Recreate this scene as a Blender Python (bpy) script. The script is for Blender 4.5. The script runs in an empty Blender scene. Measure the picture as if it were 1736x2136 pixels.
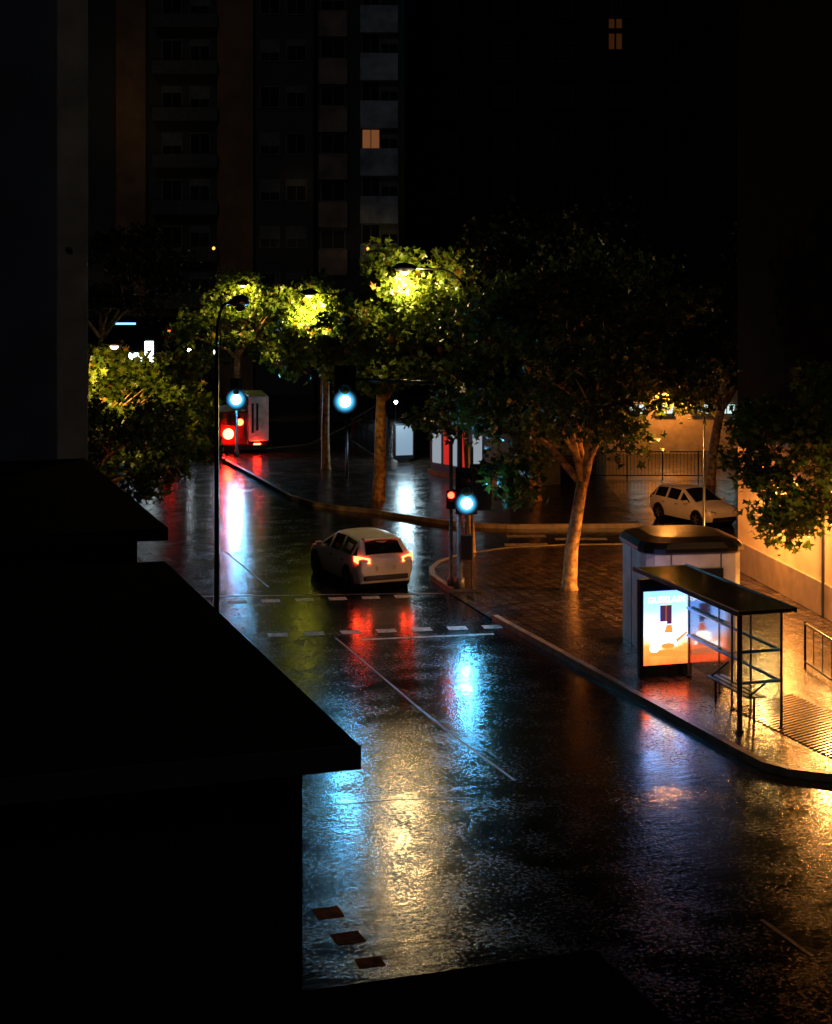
import bpy, bmesh, math, random
import numpy as np
from mathutils import Vector, Matrix
random.seed(7)
scene=bpy.context.scene
COL=scene.collection
# ---------------------------------------------------------------- camera
CAM_H=8.4
cam=bpy.data.cameras.new("camera"); camo=bpy.data.objects.new("camera",cam); COL.objects.link(camo)
cam.sensor_fit='HORIZONTAL'; cam.sensor_width=36; cam.lens=72.6; cam.shift_y=-0.297
cam.clip_start=0.1; cam.clip_end=2000
camo.location=(0,0,CAM_H); camo.rotation_euler=(math.radians(90),0,0)
scene.camera=camo
scene.view_settings.view_transform='Standard'; scene.view_settings.look='None'; scene.view_settings.exposure=0
RA=math.radians(18.6)            # street runs 18.6 deg off the view axis
D=Vector((-math.sin(RA),math.cos(RA),0)); N=Vector((math.cos(RA),math.sin(RA),0))
def KX(y): return 15.1-0.336*y   # right kerb line
# ---------------------------------------------------------------- world (night sky)
w=bpy.data.worlds.new("World"); scene.world=w; w.use_nodes=True
nt=w.node_tree; bg=nt.nodes['Background']
sky=nt.nodes.new('ShaderNodeTexSky'); sky.sky_type='NISHITA'; sky.sun_disc=False
sky.sun_elevation=math.radians(3); sky.sun_rotation=math.radians(200)
tint=nt.nodes.new('ShaderNodeMix'); tint.data_type='RGBA'; tint.blend_type='MULTIPLY'; tint.inputs['Factor'].default_value=1; tint.inputs['B'].default_value=(.55,.75,1.25,1)
nt.links.new(sky.outputs[0],tint.inputs['A']); nt.links.new(tint.outputs['Result'],bg.inputs[0]); bg.inputs[1].default_value=0.0006
sun=bpy.data.lights.new("moon",'SUN'); sun.energy=0.045; sun.angle=math.radians(8); sun.color=(.9,.93,1)
so=bpy.data.objects.new("moon",sun); COL.objects.link(so); so.rotation_euler=(math.radians(50),0,math.radians(-20))
# ---------------------------------------------------------------- materials
MC={}
def M(name,col,rough=0.6,metal=0.0,var=0.25,scale=3.0,bump=0.0,bscale=20.0,emit=None,estr=0.0,spec=0.5):
    if name in MC: return MC[name]
    m=bpy.data.materials.new(name); m.use_nodes=True; t=m.node_tree; b=t.nodes['Principled BSDF']
    b.inputs['Roughness'].default_value=rough; b.inputs['Metallic'].default_value=metal
    b.inputs['Specular IOR Level'].default_value=spec
    tc=t.nodes.new('ShaderNodeTexCoord'); no=t.nodes.new('ShaderNodeTexNoise'); no.inputs['Scale'].default_value=scale; no.inputs['Detail'].default_value=6
    t.links.new(tc.outputs['Object'],no.inputs['Vector'])
    r=t.nodes.new('ShaderNodeMapRange'); r.inputs[1].default_value=.3; r.inputs[2].default_value=.7; r.inputs[3].default_value=1-var; r.inputs[4].default_value=1+var
    t.links.new(no.outputs[0],r.inputs[0])
    mx=t.nodes.new('ShaderNodeVectorMath'); mx.operation='SCALE'; mx.inputs[0].default_value=col[:3]
    t.links.new(r.outputs[0],mx.inputs['Scale']); t.links.new(mx.outputs[0],b.inputs['Base Color'])
    if bump>0:
        n2=t.nodes.new('ShaderNodeTexNoise'); n2.inputs['Scale'].default_value=bscale; n2.inputs['Detail'].default_value=5
        t.links.new(tc.outputs['Object'],n2.inputs['Vector'])
        bp=t.nodes.new('ShaderNodeBump'); bp.inputs['Strength'].default_value=bump; bp.inputs['Distance'].default_value=0.02
        t.links.new(n2.outputs[0],bp.inputs['Height']); t.links.new(bp.outputs[0],b.inputs['Normal'])
    if emit:
        b.inputs['Emission Color'].default_value=(*emit,1); b.inputs['Emission Strength'].default_value=estr
    MC[name]=m; return m
def wet(name,c0,c1,r0,r1,dist=0.0009,tiles=None,spec=.5,gr=.38,glo=.46,ghi=.60,rip_k=1.6,gk=.6,gs=17):
    """wet surface: thin water film broken by rough grains that stand out of it"""
    m=bpy.data.materials.new(name); m.use_nodes=True; t=m.node_tree; L=t.links; b=t.nodes['Principled BSDF']
    g=t.nodes.new('ShaderNodeNewGeometry')
    rot=t.nodes.new('ShaderNodeMapping'); rot.inputs['Rotation'].default_value=(0,0,-RA); L.new(g.outputs['Position'],rot.inputs[0])
    P=rot.outputs[0]
    def noise(s,d=4,ro=.55,stretch=None):
        n=t.nodes.new('ShaderNodeTexNoise'); n.inputs['Scale'].default_value=s; n.inputs['Detail'].default_value=d; n.inputs['Roughness'].default_value=ro
        if stretch:
            mp=t.nodes.new('ShaderNodeMapping'); mp.inputs['Scale'].default_value=stretch; L.new(P,mp.inputs[0]); L.new(mp.outputs[0],n.inputs['Vector'])
        else: L.new(P,n.inputs['Vector'])
        return n.outputs[0]
    def mr(i,a,bb,c,d):
        r=t.nodes.new('ShaderNodeMapRange')
        for k,v in zip((1,2,3,4),(a,bb,c,d)): r.inputs[k].default_value=v
        L.new(i,r.inputs[0]); return r.outputs[0]
    def ma(op,a,bv):
        q=t.nodes.new('ShaderNodeMath'); q.operation=op
        for i,v in enumerate((a,bv)):
            if isinstance(v,(int,float)): q.inputs[i].default_value=v
            else: L.new(v,q.inputs[i])
        return q.outputs[0]
    big=noise(0.45,5,.6,(1,.35,1)); mid=noise(3,5); rip=noise(5,3,.6,(.5,1.4,1)); fine=noise(28,4,.7); grain=noise(gs,4,.75); patch=noise(1.3,4,.6)
    mix=t.nodes.new('ShaderNodeMix'); mix.data_type='RGBA'; mix.inputs['A'].default_value=(*c0,1); mix.inputs['B'].default_value=(*c1,1)
    L.new(mr(mid,.35,.65,0,1),mix.inputs['Factor']); colout=mix.outputs['Result']
    gm=mr(ma('ADD',grain,mr(patch,.35,.65,-.07,.07)),glo,ghi,0,1)
    rr=mr(big,.4,.6,r0,r1)
    rr=ma('ADD',rr,ma('MULTIPLY',gm,gr)); L.new(rr,b.inputs['Roughness'])
    sp=ma('SUBTRACT',spec,ma('MULTIPLY',gm,spec*gk)); L.new(sp,b.inputs['Specular IOR Level'])
    h=ma('ADD',ma('MULTIPLY',fine,.8),ma('MULTIPLY',rip,rip_k)); h=ma('ADD',h,ma('MULTIPLY',gm,.4))
    if tiles:
        br=t.nodes.new('ShaderNodeTexBrick'); br.inputs['Scale'].default_value=1.0; br.inputs['Brick Width'].default_value=tiles; br.inputs['Row Height'].default_value=tiles
        br.inputs['Mortar Size'].default_value=.028; br.offset=0; br.inputs['Color1'].default_value=(1,1,1,1); br.inputs['Color2'].default_value=(.4,.4,.4,1); br.inputs['Mortar'].default_value=(.03,.03,.03,1)
        L.new(P,br.inputs['Vector'])
        mm=t.nodes.new('ShaderNodeMix'); mm.data_type='RGBA'; mm.blend_type='MULTIPLY'; mm.inputs['Factor'].default_value=.95
        L.new(colout,mm.inputs['A']); L.new(br.outputs[0],mm.inputs['B']); colout=mm.outputs['Result']
        h=ma('ADD',h,ma('MULTIPLY',br.outputs['Fac'],-7))
    L.new(colout,b.inputs['Base Color'])
    bp=t.nodes.new('ShaderNodeBump'); bp.inputs['Strength'].default_value=1; bp.inputs['Distance'].default_value=dist
    L.new(h,bp.inputs['Height']); L.new(bp.outputs[0],b.inputs['Normal'])
    MC[name]=m; return m
def leafmat(name,c0,c1):
    m=bpy.data.materials.new(name); m.use_nodes=True; t=m.node_tree; L=t.links; b=t.nodes['Principled BSDF']; out=t.nodes['Material Output']
    g=t.nodes.new('ShaderNodeNewGeometry'); cr=t.nodes.new('ShaderNodeValToRGB')
    cr.color_ramp.elements[0].color=(*c0,1); cr.color_ramp.elements[1].color=(*c1,1); cr.color_ramp.elements[1].position=.93
    e=cr.color_ramp.elements.new(.985); e.color=(c1[0]*1.7,c1[1]*.65,c1[2],1)
    L.new(g.outputs['Random Per Island'],cr.inputs[0]); L.new(cr.outputs[0],b.inputs['Base Color']); b.inputs['Roughness'].default_value=.38
    tr=t.nodes.new('ShaderNodeBsdfTranslucent'); L.new(cr.outputs[0],tr.inputs[0])
    mx=t.nodes.new('ShaderNodeMixShader'); mx.inputs[0].default_value=.4
    L.new(b.outputs[0],mx.inputs[1]); L.new(tr.outputs[0],mx.inputs[2]); L.new(mx.outputs[0],out.inputs[0])
    return m
def glassmat(name,tint=(.85,.92,.95),fac=.82):
    m=bpy.data.materials.new(name); m.use_nodes=True; t=m.node_tree; L=t.links; out=t.nodes['Material Output']
    tr=t.nodes.new('ShaderNodeBsdfTransparent'); tr.inputs[0].default_value=(*tint,1)
    gl=t.nodes.new('ShaderNodeBsdfGlossy'); gl.inputs['Roughness'].default_value=.12
    no=t.nodes.new('ShaderNodeTexNoise'); no.inputs['Scale'].default_value=60; bp=t.nodes.new('ShaderNodeBump'); bp.inputs['Strength'].default_value=.2; L.new(no.outputs[0],bp.inputs['Height']); L.new(bp.outputs[0],gl.inputs['Normal'])
    mx=t.nodes.new('ShaderNodeMixShader'); mx.inputs[0].default_value=1-fac
    L.new(tr.outputs[0],mx.inputs[1]); L.new(gl.outputs[0],mx.inputs[2]); L.new(mx.outputs[0],out.inputs[0]); return m
ASPH=wet("wet_asphalt",(.004,.004,.0045),(.009,.0088,.0085),.075,.125,.0013,spec=.95,gr=.22,glo=.47,ghi=.63,gk=.93,gs=15,rip_k=3.0)
TILE=wet("wet_pavement_tiles",(.035,.021,.014),(.10,.064,.042),.11,.19,.0022,tiles=.3,gr=.2,glo=.47,ghi=.62,spec=.8,gk=.9)
KERB=M("wet_kerb_stone",(.26,.21,.15),.3,var=.4,scale=4,bump=.4)
PAINT=M("worn_road_paint",(.30,.27,.23),.4,var=.85,scale=7,bump=.4,bscale=40)
OPAINT=M("worn_red_road_paint",(.75,.20,.035),.85,var=.6,scale=7,bump=.4,spec=.05)
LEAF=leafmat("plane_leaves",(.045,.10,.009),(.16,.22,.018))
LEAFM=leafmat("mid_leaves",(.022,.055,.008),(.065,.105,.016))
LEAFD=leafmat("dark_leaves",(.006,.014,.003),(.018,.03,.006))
BARK=M("plane_bark",(.50,.29,.11),.6,var=.85,scale=6,bump=.9,bscale=10)
METAL=M("galvanised_metal",(.16,.16,.16),.4,.5,bump=.1)
DARKM=M("dark_painted_metal",(.02,.023,.026),.28,.3)
BLACK=M("black_plastic",(.012,.012,.012),.4)
RUB=M("tyre_rubber",(.015,.015,.015),.7)
RIM=M("alloy_rim",(.4,.4,.42),.3,.8)
CGLASS=M("car_glass",(.01,.012,.014),.06,var=0)
WHITEP=M("white_car_paint",(.80,.76,.68),.25,var=.06,scale=2)
SILVER=M("pale_silver_car_paint",(.82,.80,.76),.25,0,var=.06,scale=2)
GLASS=glassmat("shelter_glass")
def EM(name,c,s): return M(name,(.05,.05,.05),.3,emit=c,estr=s,var=0)
GREENL=EM("green_signal_glow",(.12,.58,1.0),340)
def halomat():  # lamp glow painted as emission that fades outward from the lens
    m=bpy.data.materials.new("green_signal_halo"); m.use_nodes=True; t=m.node_tree; L=t.links; b=t.nodes['Principled BSDF']; b.inputs['Base Color'].default_value=(.01,.01,.01,1)
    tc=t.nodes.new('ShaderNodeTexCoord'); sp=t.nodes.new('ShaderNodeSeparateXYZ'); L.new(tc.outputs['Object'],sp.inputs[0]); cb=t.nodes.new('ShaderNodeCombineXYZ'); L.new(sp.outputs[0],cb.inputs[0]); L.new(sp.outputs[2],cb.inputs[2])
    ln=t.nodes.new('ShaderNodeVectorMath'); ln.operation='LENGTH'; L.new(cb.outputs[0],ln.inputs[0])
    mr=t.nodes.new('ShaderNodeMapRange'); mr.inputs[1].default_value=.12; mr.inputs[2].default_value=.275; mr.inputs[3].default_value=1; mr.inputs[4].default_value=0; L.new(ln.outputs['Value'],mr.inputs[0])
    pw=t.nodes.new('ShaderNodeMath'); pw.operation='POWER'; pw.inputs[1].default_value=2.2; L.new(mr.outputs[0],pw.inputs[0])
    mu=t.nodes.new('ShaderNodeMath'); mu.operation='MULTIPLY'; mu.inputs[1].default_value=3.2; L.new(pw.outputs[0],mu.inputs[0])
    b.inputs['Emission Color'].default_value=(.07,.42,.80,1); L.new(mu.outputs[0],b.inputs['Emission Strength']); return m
GREENHALO=halomat()
REDL=EM("red_signal_glow",(1,.02,.008),26)
OFFL=M("unlit_signal_lens",(.05,.03,.01),.2)
TAIL=EM("tail_light_glow",(1,.04,.01),34)
TAILS=EM("tail_light_bright",(1,.016,.006),130)
ORNG=EM("amber_lamp_glow",(1,.22,.02),30)
# ---------------------------------------------------------------- mesh builder
class MB:
    def __init__(s): s.v=[];s.f=[];s.mi=[];s.mats=[]
    def m(s,mat):
        if mat not in s.mats: s.mats.append(mat)
        return s.mats.index(mat)
    def add(s,vs,fs,mat):
        o=len(s.v); s.v+= [tuple(v) for v in vs]; k=s.m(mat)
        for f in fs: s.f.append(tuple(i+o for i in f)); s.mi.append(k)
    def box(s,c,sz,mat,rz=0,rx=0,taper=1.0):
        R=Matrix.Rotation(rz,3,'Z')@Matrix.Rotation(rx,3,'X'); c=Vector(c); vs=[]
        for z in(-.5,.5):
            for y in(-.5,.5):
                for x in(-.5,.5):
                    k=taper if z>0 else 1
                    vs.append(c+R@Vector((x*sz[0]*k,y*sz[1]*k,z*sz[2])))
        s.add(vs,[(0,2,3,1),(4,5,7,6),(0,1,5,4),(2,6,7,3),(0,4,6,2),(1,3,7,5)],mat)
    def tube(s,pts,rad,mat,n=8,cap=True):
        pts=[Vector(p) for p in pts]
        if not isinstance(rad,(list,tuple)): rad=[rad]*len(pts)
        vs=[];fs=[]; prev=None
        for i,p in enumerate(pts):
            t=(pts[min(i+1,len(pts)-1)]-pts[max(i-1,0)]).normalized()
            a=Vector((1,0,0)) if abs(t.x)<.8 else Vector((0,1,0))
            if prev is not None: a=prev
            u=(a-t*a.dot(t)).normalized(); v=t.cross(u); prev=u
            for k in range(n):
                an=2*math.pi*k/n; vs.append(p+(u*math.cos(an)+v*math.sin(an))*rad[i])
        for i in range(len(pts)-1):
            for k in range(n):
                a=i*n+k;b=i*n+(k+1)%n; fs.append((a,b,b+n,a+n))
        if cap: fs.append(tuple(range(n-1,-1,-1))); fs.append(tuple((len(pts)-1)*n+k for k in range(n)))
        s.add(vs,fs,mat)
    def prism(s,poly,z0,z1,mat,top=None):
        n=len(poly); vs=[(p[0],p[1],z0) for p in poly]+[(p[0],p[1],z1) for p in poly]
        s.add(vs,[tuple(range(n-1,-1,-1))]+[(i,(i+1)%n,(i+1)%n+n,i+n) for i in range(n)],mat)
        s.add([(p[0],p[1],z1) for p in poly],[tuple(range(n))],top or mat)
    def loft(s,rings,mat):
        n=len(rings[0]); vs=[p for r in rings for p in r]; fs=[]
        for i in range(len(rings)-1):
            for k in range(n): q=i*n+k; q2=i*n+(k+1)%n; fs.append((q,q2,q2+n,q+n))
        fs.append(tuple(range(n))[::-1]); fs.append(tuple((len(rings)-1)*n+k for k in range(n))); s.add(vs,fs,mat)
    def obj(s,name,parent=None,loc=(0,0,0),rot=(0,0,0),bevel=0,smooth=False,**pr):
        me=bpy.data.meshes.new(name); me.from_pydata(s.v,[],s.f)
        for m in s.mats: me.materials.append(m)
        me.polygons.foreach_set('material_index',s.mi)
        if smooth: me.polygons.foreach_set('use_smooth',[True]*len(s.f))
        me.update(); o=bpy.data.objects.new(name,me); COL.objects.link(o); o.location=loc; o.rotation_euler=rot
        if parent: o.parent=parent
        if bevel:
            b=o.modifiers.new('bevel','BEVEL'); b.width=bevel; b.segments=2; b.limit_method='ANGLE'
        for k,v in pr.items(): o[k]=v
        return o
def thing(name,label,cat,loc=(0,0,0),rz=0,group=None):
    e=bpy.data.objects.new(name,None); COL.objects.link(e); e.location=loc; e.rotation_euler=(0,0,rz); e.empty_display_size=.3
    e['label']=label; e['category']=cat
    if group: e['group']=group
    return e
def light(name,parent,loc,energy,col,rad,typ='POINT',rot=(0,0,0),**k):
    l=bpy.data.lights.new(name,typ); l.energy=energy; l.color=col; l.shadow_soft_size=rad
    for a,v in k.items(): setattr(l,a,v)
    o=bpy.data.objects.new(name,l); COL.objects.link(o); o.location=loc; o.rotation_euler=rot; o.parent=parent; return o
def gp(px,py,z=0):  # survey: photograph reading -> metric ground position
    y=3500*(CAM_H-z)/(py-552); return ((px-868)*y/3500,y)
# ---------------------------------------------------------------- ground
b=MB(); b.add([(-600,-200,-.02),(600,-200,-.02),(600,900,-.02),(-600,900,-.02)],[(0,1,2,3)],M("dark_ground",(.02,.02,.02),.8)); b.obj("ground",kind="structure")
b=MB(); b.add([(-60,2,0),(60,2,0),(60,104,0),(-60,104,0)],[(0,1,2,3)],ASPH); b.obj("road",kind="structure")
def pavement(name,poly,kerbsegs,tile=TILE):
    b=MB(); b.prism(poly,-.015,.126,KERB,tile); b.obj(name,kind="structure")
    k=MB()
    for a,c in kerbsegs:
        for i in range(a,c):
            p=Vector((*poly[i],0)); q=Vector((*poly[(i+1)%len(poly)],0)); L=(q-p).length; t=(q-p)/L; nn=Vector((-t.y,t.x,0))
            n=max(1,round(L/1.0))
            for j in range(n):
                s0=p+t*(L*j/n+.006); s1=p+t*(L*(j+1)/n-.006); dz=.139+random.uniform(-.003,.003)
                k.add([(*(s0-nn*.006)[:2],-.01),(*(s1-nn*.006)[:2],-.01),(*(s1+nn*.14)[:2],-.01),(*(s0+nn*.14)[:2],-.01),
                       (*s0[:2],dz),(*s1[:2],dz),(*(s1+nn*.14)[:2],dz),(*(s0+nn*.14)[:2],dz)],
                      [(0,1,5,4),(1,2,6,5),(2,3,7,6),(3,0,4,7),(4,5,6,7)],KERB)
    k.obj(name+"_kerb",kind="structure")
near=[(KX(y),y) for y in (39.6,32,28.6)]+[(5.75,27.9),(6.1,27.5),(6.7,27.25),(8.0,27.1),(30,26.8)]
# the kerb drops to road level at the crossing, between the rounded corner and the straight run
P1=[(30,50.1),(9,50.0),(4.35,49.7),(2.7,49.2),(1.26,48.1),(.6,46.9),(.36,45.9),(.38,44.8),(.85,42.9),(1.75,42.6),(2.5,40.0)]+near
pavement("pavement",P1,[(1,8),(11,len(P1)-1)])
b=MB(); b.add([(.85,42.9,.02),(1.75,42.6,.125),(2.5,40.0,.125),(1.83,39.6,.02)],[(0,3,2,1)],TILE); b.obj("dropped_pavement",kind="structure")
P2=[(7.2,90),(-3,90),(-5.0,77.5),(-7.9,74.6),(-8.5,73.4),(-8.3,71.7),(-5.6,63.5),(-4.6,60.3),(-3.6,58.4),(-2.6,57.4),(-1.5,56.7),(1.26,53.9),(2.9,53.4),(7.2,53.6)]
pavement("corner_pavement",P2,[(1,13)])
P3=[(KX(y)-10.6,y) for y in (4,20,30)]+[(KX(y)-7,y) for y in (33.5,50,70,92)]+[(-60,92),(-60,4)]
pavement("side_pavement",P3,[(0,6)])
b=MB(); RIB=M("ribbed_tactile_tile",(.16,.10,.06),.2,var=.3)
o0=Vector((7.3,29.6,.137))
for i in range(30):
    c=o0+Vector((D.x,D.y,0))*(-1.2+i*.12); b.box(c,(1.7,.05,.022),RIB,rz=RA+.35)
b.obj("tactile_paving",kind="structure")
def mark(name,quads,mat=PAINT,z=.004):
    b=MB()
    for q in quads: b.add([(x,y,z) for x,y in q],[(0,1,2,3)],mat)
    return b.obj(name,kind="structure")
def rectq(c,u,lu,lv):
    u=Vector(u).normalized(); v=Vector((-u.y,u.x)); c=Vector(c)
    return [tuple(c-u*lu/2-v*lv/2),tuple(c+u*lu/2-v*lv/2),tuple(c+u*lu/2+v*lv/2),tuple(c-u*lu/2+v*lv/2)]
cu=(.985,.172)
qs=[]
a0=Vector(gp(495,1255.5))
for i in range(6): qs.append(rectq(a0+Vector(cu)*(.84*i),cu,.45,.38))
a0=Vector(gp(580,1324))
for i in range(7): qs.append(rectq(a0+Vector(cu)*(.83*i),cu,.45,.38))
mark("crossing_marking",qs)
p,q=Vector(gp(752,1334)),Vector(gp(1030,1322)); mark("stop_line",[rectq((p+q)/2,q-p,(q-p).length,.15)])
FAD=M("faded_road_paint",(.10,.095,.09),.35,var=.7,scale=6)
p,q=Vector(gp(400,1244)),Vector(gp(925,1237)); mark("far_stop_line",[rectq((p+q)/2,q-p,(q-p).length,.12)],FAD)
mark("lane_marking",[rectq(gp(1640,1955),(D.x,D.y),1.2,.06)],FAD)
qs=[rectq(gp(x,y),(D.x+dx,D.y),a_,c_) for x,y,dx,a_,c_ in((685,1904,.05,.38,.35),(726,1956,-.04,.35,.37),(772,2007,.08,.28,.33))]
mark("red_square_marking",qs,OPAINT)
mark("pale_street_patch",[rectq(gp(1098,1118),(1,.02),1.2,.5),rectq(gp(1098,1136),(1,.02),1.3,.5),rectq(gp(1212,1124),(1,.02),1.6,.45)])  # pale flat patches across the side street
SEAM=M("wet_tar_seam",(.012,.012,.012),.3,var=.4,scale=8,bump=.8)
def seamline(pts,wd=.028,hz=.006):
    seam=[Vector(gp(*p)) for p in pts]; b=MB()
    for i in range(len(seam)-1):
        t=(seam[i+1]-seam[i]).normalized(); nn=Vector((-t.y,t.x))*wd
        b.add([(*(seam[i]-nn),.002),(*(seam[i+1]-nn),.002),(*seam[i+1],hz),(*seam[i],hz),(*(seam[i+1]+nn),.002),(*(seam[i]+nn),.002)],[(0,1,2,3),(3,2,4,5)],SEAM)
    b.obj("asphalt_seam",kind="structure")
seamline(((700,1330),(790,1405),(880,1482),(975,1555),(1075,1628)))
seamline(((470,1150),(512,1184),(560,1224)))
seamline(((690,1680),(820,1668),(980,1664)),.02,.005)
# ---------------------------------------------------------------- trees
def make_tree(name,label,loc,h_trunk,crown_c,crown_r,nleaf,leaf=.17,mat=LEAF,lean=(0,0),tr=.2,clumps=46,group="plane trees along the street",limbs=6,seed=0,extra=()):
    r=np.random.default_rng(seed); rnd=random.Random(seed)
    root=thing(name,label,"tree",(loc[0],loc[1],loc[2] if len(loc)>2 else .12),0,group)
    cc=Vector(crown_c); cr=Vector(crown_r)
    cl=[]
    while len(cl)<clumps:
        v=r.normal(size=3); v/=np.linalg.norm(v); v*=r.uniform(.35,1.15)**.7
        if v[2]<-.75: continue
        s=r.uniform(.11,.29)
        cl.append((v,s))
    for e in extra: cl.append((np.array(e[:3]),e[3]))
    b=MB(); top=Vector((lean[0],lean[1],h_trunk))
    pts=[Vector((0,0,-.15)),Vector((0,0,.15)),Vector((lean[0]*.2+rnd.uniform(-.04,.04),lean[1]*.2,h_trunk*.35)),Vector((lean[0]*.6,lean[1]*.6+.03,h_trunk*.7)),top]
    b.tube(pts,[tr*1.5,tr*1.1,tr*.95,tr*.85,tr*.8],BARK,12)
    for i in range(limbs):
        v,s=cl[i*max(1,len(cl)//limbs)]
        e=cc+Vector((v[0]*cr.x,v[1]*cr.y,v[2]*cr.z))*.8
        if e.z<h_trunk+.2: e.z=h_trunk+.5
        mid=top.lerp(e,.5)+Vector((rnd.uniform(-.2,.2),rnd.uniform(-.2,.2),rnd.uniform(0,.25)))
        b.tube([top-Vector((0,0,.25)),top.lerp(mid,.5)+Vector((rnd.uniform(-.08,.08),0,0)),mid,e],[tr*.62,tr*.45,tr*.3,tr*.08],BARK,7)
        for k in range(3):
            e2=mid+Vector((rnd.uniform(-1,1),rnd.uniform(-1,1),rnd.uniform(-.3,.9)))*.45*cr.x
            b.tube([mid,mid.lerp(e2,.5)+Vector((0,0,.08)),e2],[tr*.22,tr*.14,tr*.04],BARK,5)
    b.obj("trunk",root,smooth=True)
    sh=np.array([(0,-.5),(.14,-.2),(.55,-.22),(.26,.06),(.40,.46),(0,.24),(-.06,.6),(-.2,.2),(-.55,.12),(-.22,-.14)])
    wsum=sum(s*s for _,s in cl); V=[];F=[];o=0
    for v,s in cl:
        n=int(nleaf*s*s/wsum)
        c=np.array([cc.x+v[0]*cr.x,cc.y+v[1]*cr.y,cc.z+v[2]*cr.z])
        d=r.normal(size=(n,3)); d/=np.linalg.norm(d,axis=1)[:,None]; d*=(r.uniform(0,1,(n,1))**.5)
        P=c+d*np.array([cr.x,cr.y,cr.z*.8])*s*1.3+r.normal(size=(n,3))*.10
        a=r.normal(size=(n,3)); a[:,2]*=.6; a/=np.linalg.norm(a,axis=1)[:,None]
        t=r.normal(size=(n,3)); bb=np.cross(a,t); bb/=np.linalg.norm(bb,axis=1)[:,None]
        sz=leaf*r.uniform(.55,1.3,(n,1,1))
        vs=P[:,None,:]+(a[:,None,:]*sh[None,:,0:1]+bb[:,None,:]*sh[None,:,1:2])*sz
        nrm=np.cross(a,bb); vs+=nrm[:,None,:]*(np.abs(sh[None,:,0:1])*.35*sz)
        V.append(vs.reshape(-1,3))
        F+= [tuple(range(o+10*i,o+10*i+10)) for i in range(n)]; o+=10*n
    V=np.concatenate(V); me=bpy.data.meshes.new("crown"); me.from_pydata(V.tolist(),[],F); me.materials.append(mat); me.update()
    c=bpy.data.objects.new("crown",me); COL.objects.link(c); c.parent=root
    return root
make_tree("plane_tree","slim plane tree lit yellow green on the wet corner pavement",gp(680,985),4.0,(-.4,0,5.5),(1.9,1.9,2.2),5400,.26,seed=1,tr=.17)
make_tree("plane_tree","plane tree with pale trunk beside the lit street lamp",gp(790,1050),3.7,(.5,.2,5.7),(2.3,2.1,2.2),6000,.25,seed=2,tr=.22,clumps=46,lean=(.1,0))
make_tree("plane_tree","slender plane tree wrapped around the lit street lamp",(1.62,48.3,.12),4.6,(-1.5,.95,6.6),(2.0,1.6,2.1),6000,.22,seed=21,tr=.09,clumps=42,lean=(-.3,.3))
make_tree("plane_tree","large plane tree with forked trunk beside the side street",gp(1188,1240),2.9,(-.7,.3,5.6),(3.2,2.8,2.4),12500,.22,seed=3,tr=.18,clumps=58,lean=(.36,0),limbs=8,mat=LEAFM,
  extra=((-.15,-.2,-1.0,.2),(-.2,-.1,-1.3,.18),(-.3,-.1,-1.1,.2),(1.0,0,-.3,.2),(1.12,.1,-.12,.2),(1.25,-.15,-.35,.16),(1.0,-.3,-.1,.2),(1.3,-.1,-.05,.18),(1.15,-.35,-.25,.18),(.5,0,1.2,.2),(.9,.2,1.0,.22),(1.2,0,.7,.2)))
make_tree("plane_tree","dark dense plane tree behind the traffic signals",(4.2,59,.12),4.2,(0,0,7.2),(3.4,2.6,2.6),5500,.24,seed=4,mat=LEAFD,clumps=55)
make_tree("plane_tree","low leafy plane tree beside the road, leaves partly orange",(-9.4,52,.12),2.2,(.6,0,3.9),(2.9,2.6,2.3),7500,.23,seed=5,mat=LEAF,clumps=50)
make_tree("plane_tree","low leafy plane tree beside the road, leaves partly orange",(-9.5,44.5,.12),2.0,(1.6,0,3.0),(2.0,2.0,1.9),4800,.18,seed=15,mat=LEAFM,clumps=34)
make_tree("plane_tree","distant plane tree over the dark junction",(-9.8,92,.12),3.4,(0,0,5.2),(3.0,2.4,2.6),4500,.28,seed=6,clumps=44)
make_tree("plane_tree","distant plane tree over the dark junction",(-5.4,98,.0),3.4,(0,0,5.0),(2.4,2.4,2.4),2800,.28,seed=7,mat=LEAFM,clumps=36)
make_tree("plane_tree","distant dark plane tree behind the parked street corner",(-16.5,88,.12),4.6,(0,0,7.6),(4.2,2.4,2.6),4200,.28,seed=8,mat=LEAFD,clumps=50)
make_tree("plane_tree","plane tree hanging over the amber lit wall",(9.7,35.6,.12),2.4,(-.7,0,4.0),(2.2,1.6,2.1),8200,.19,seed=9,mat=LEAF,clumps=48)
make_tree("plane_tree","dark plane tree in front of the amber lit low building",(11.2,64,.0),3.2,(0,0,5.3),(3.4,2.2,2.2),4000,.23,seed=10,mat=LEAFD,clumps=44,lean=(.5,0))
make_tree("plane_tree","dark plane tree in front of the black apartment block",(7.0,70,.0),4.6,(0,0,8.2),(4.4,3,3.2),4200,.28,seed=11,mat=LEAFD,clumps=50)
make_tree("plane_tree","dark plane tree in front of the black apartment block",(14.0,58,.12),4.6,(0,0,7.6),(3.6,2.6,3.0),3600,.28,seed=12,mat=LEAFD,clumps=44)
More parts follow.
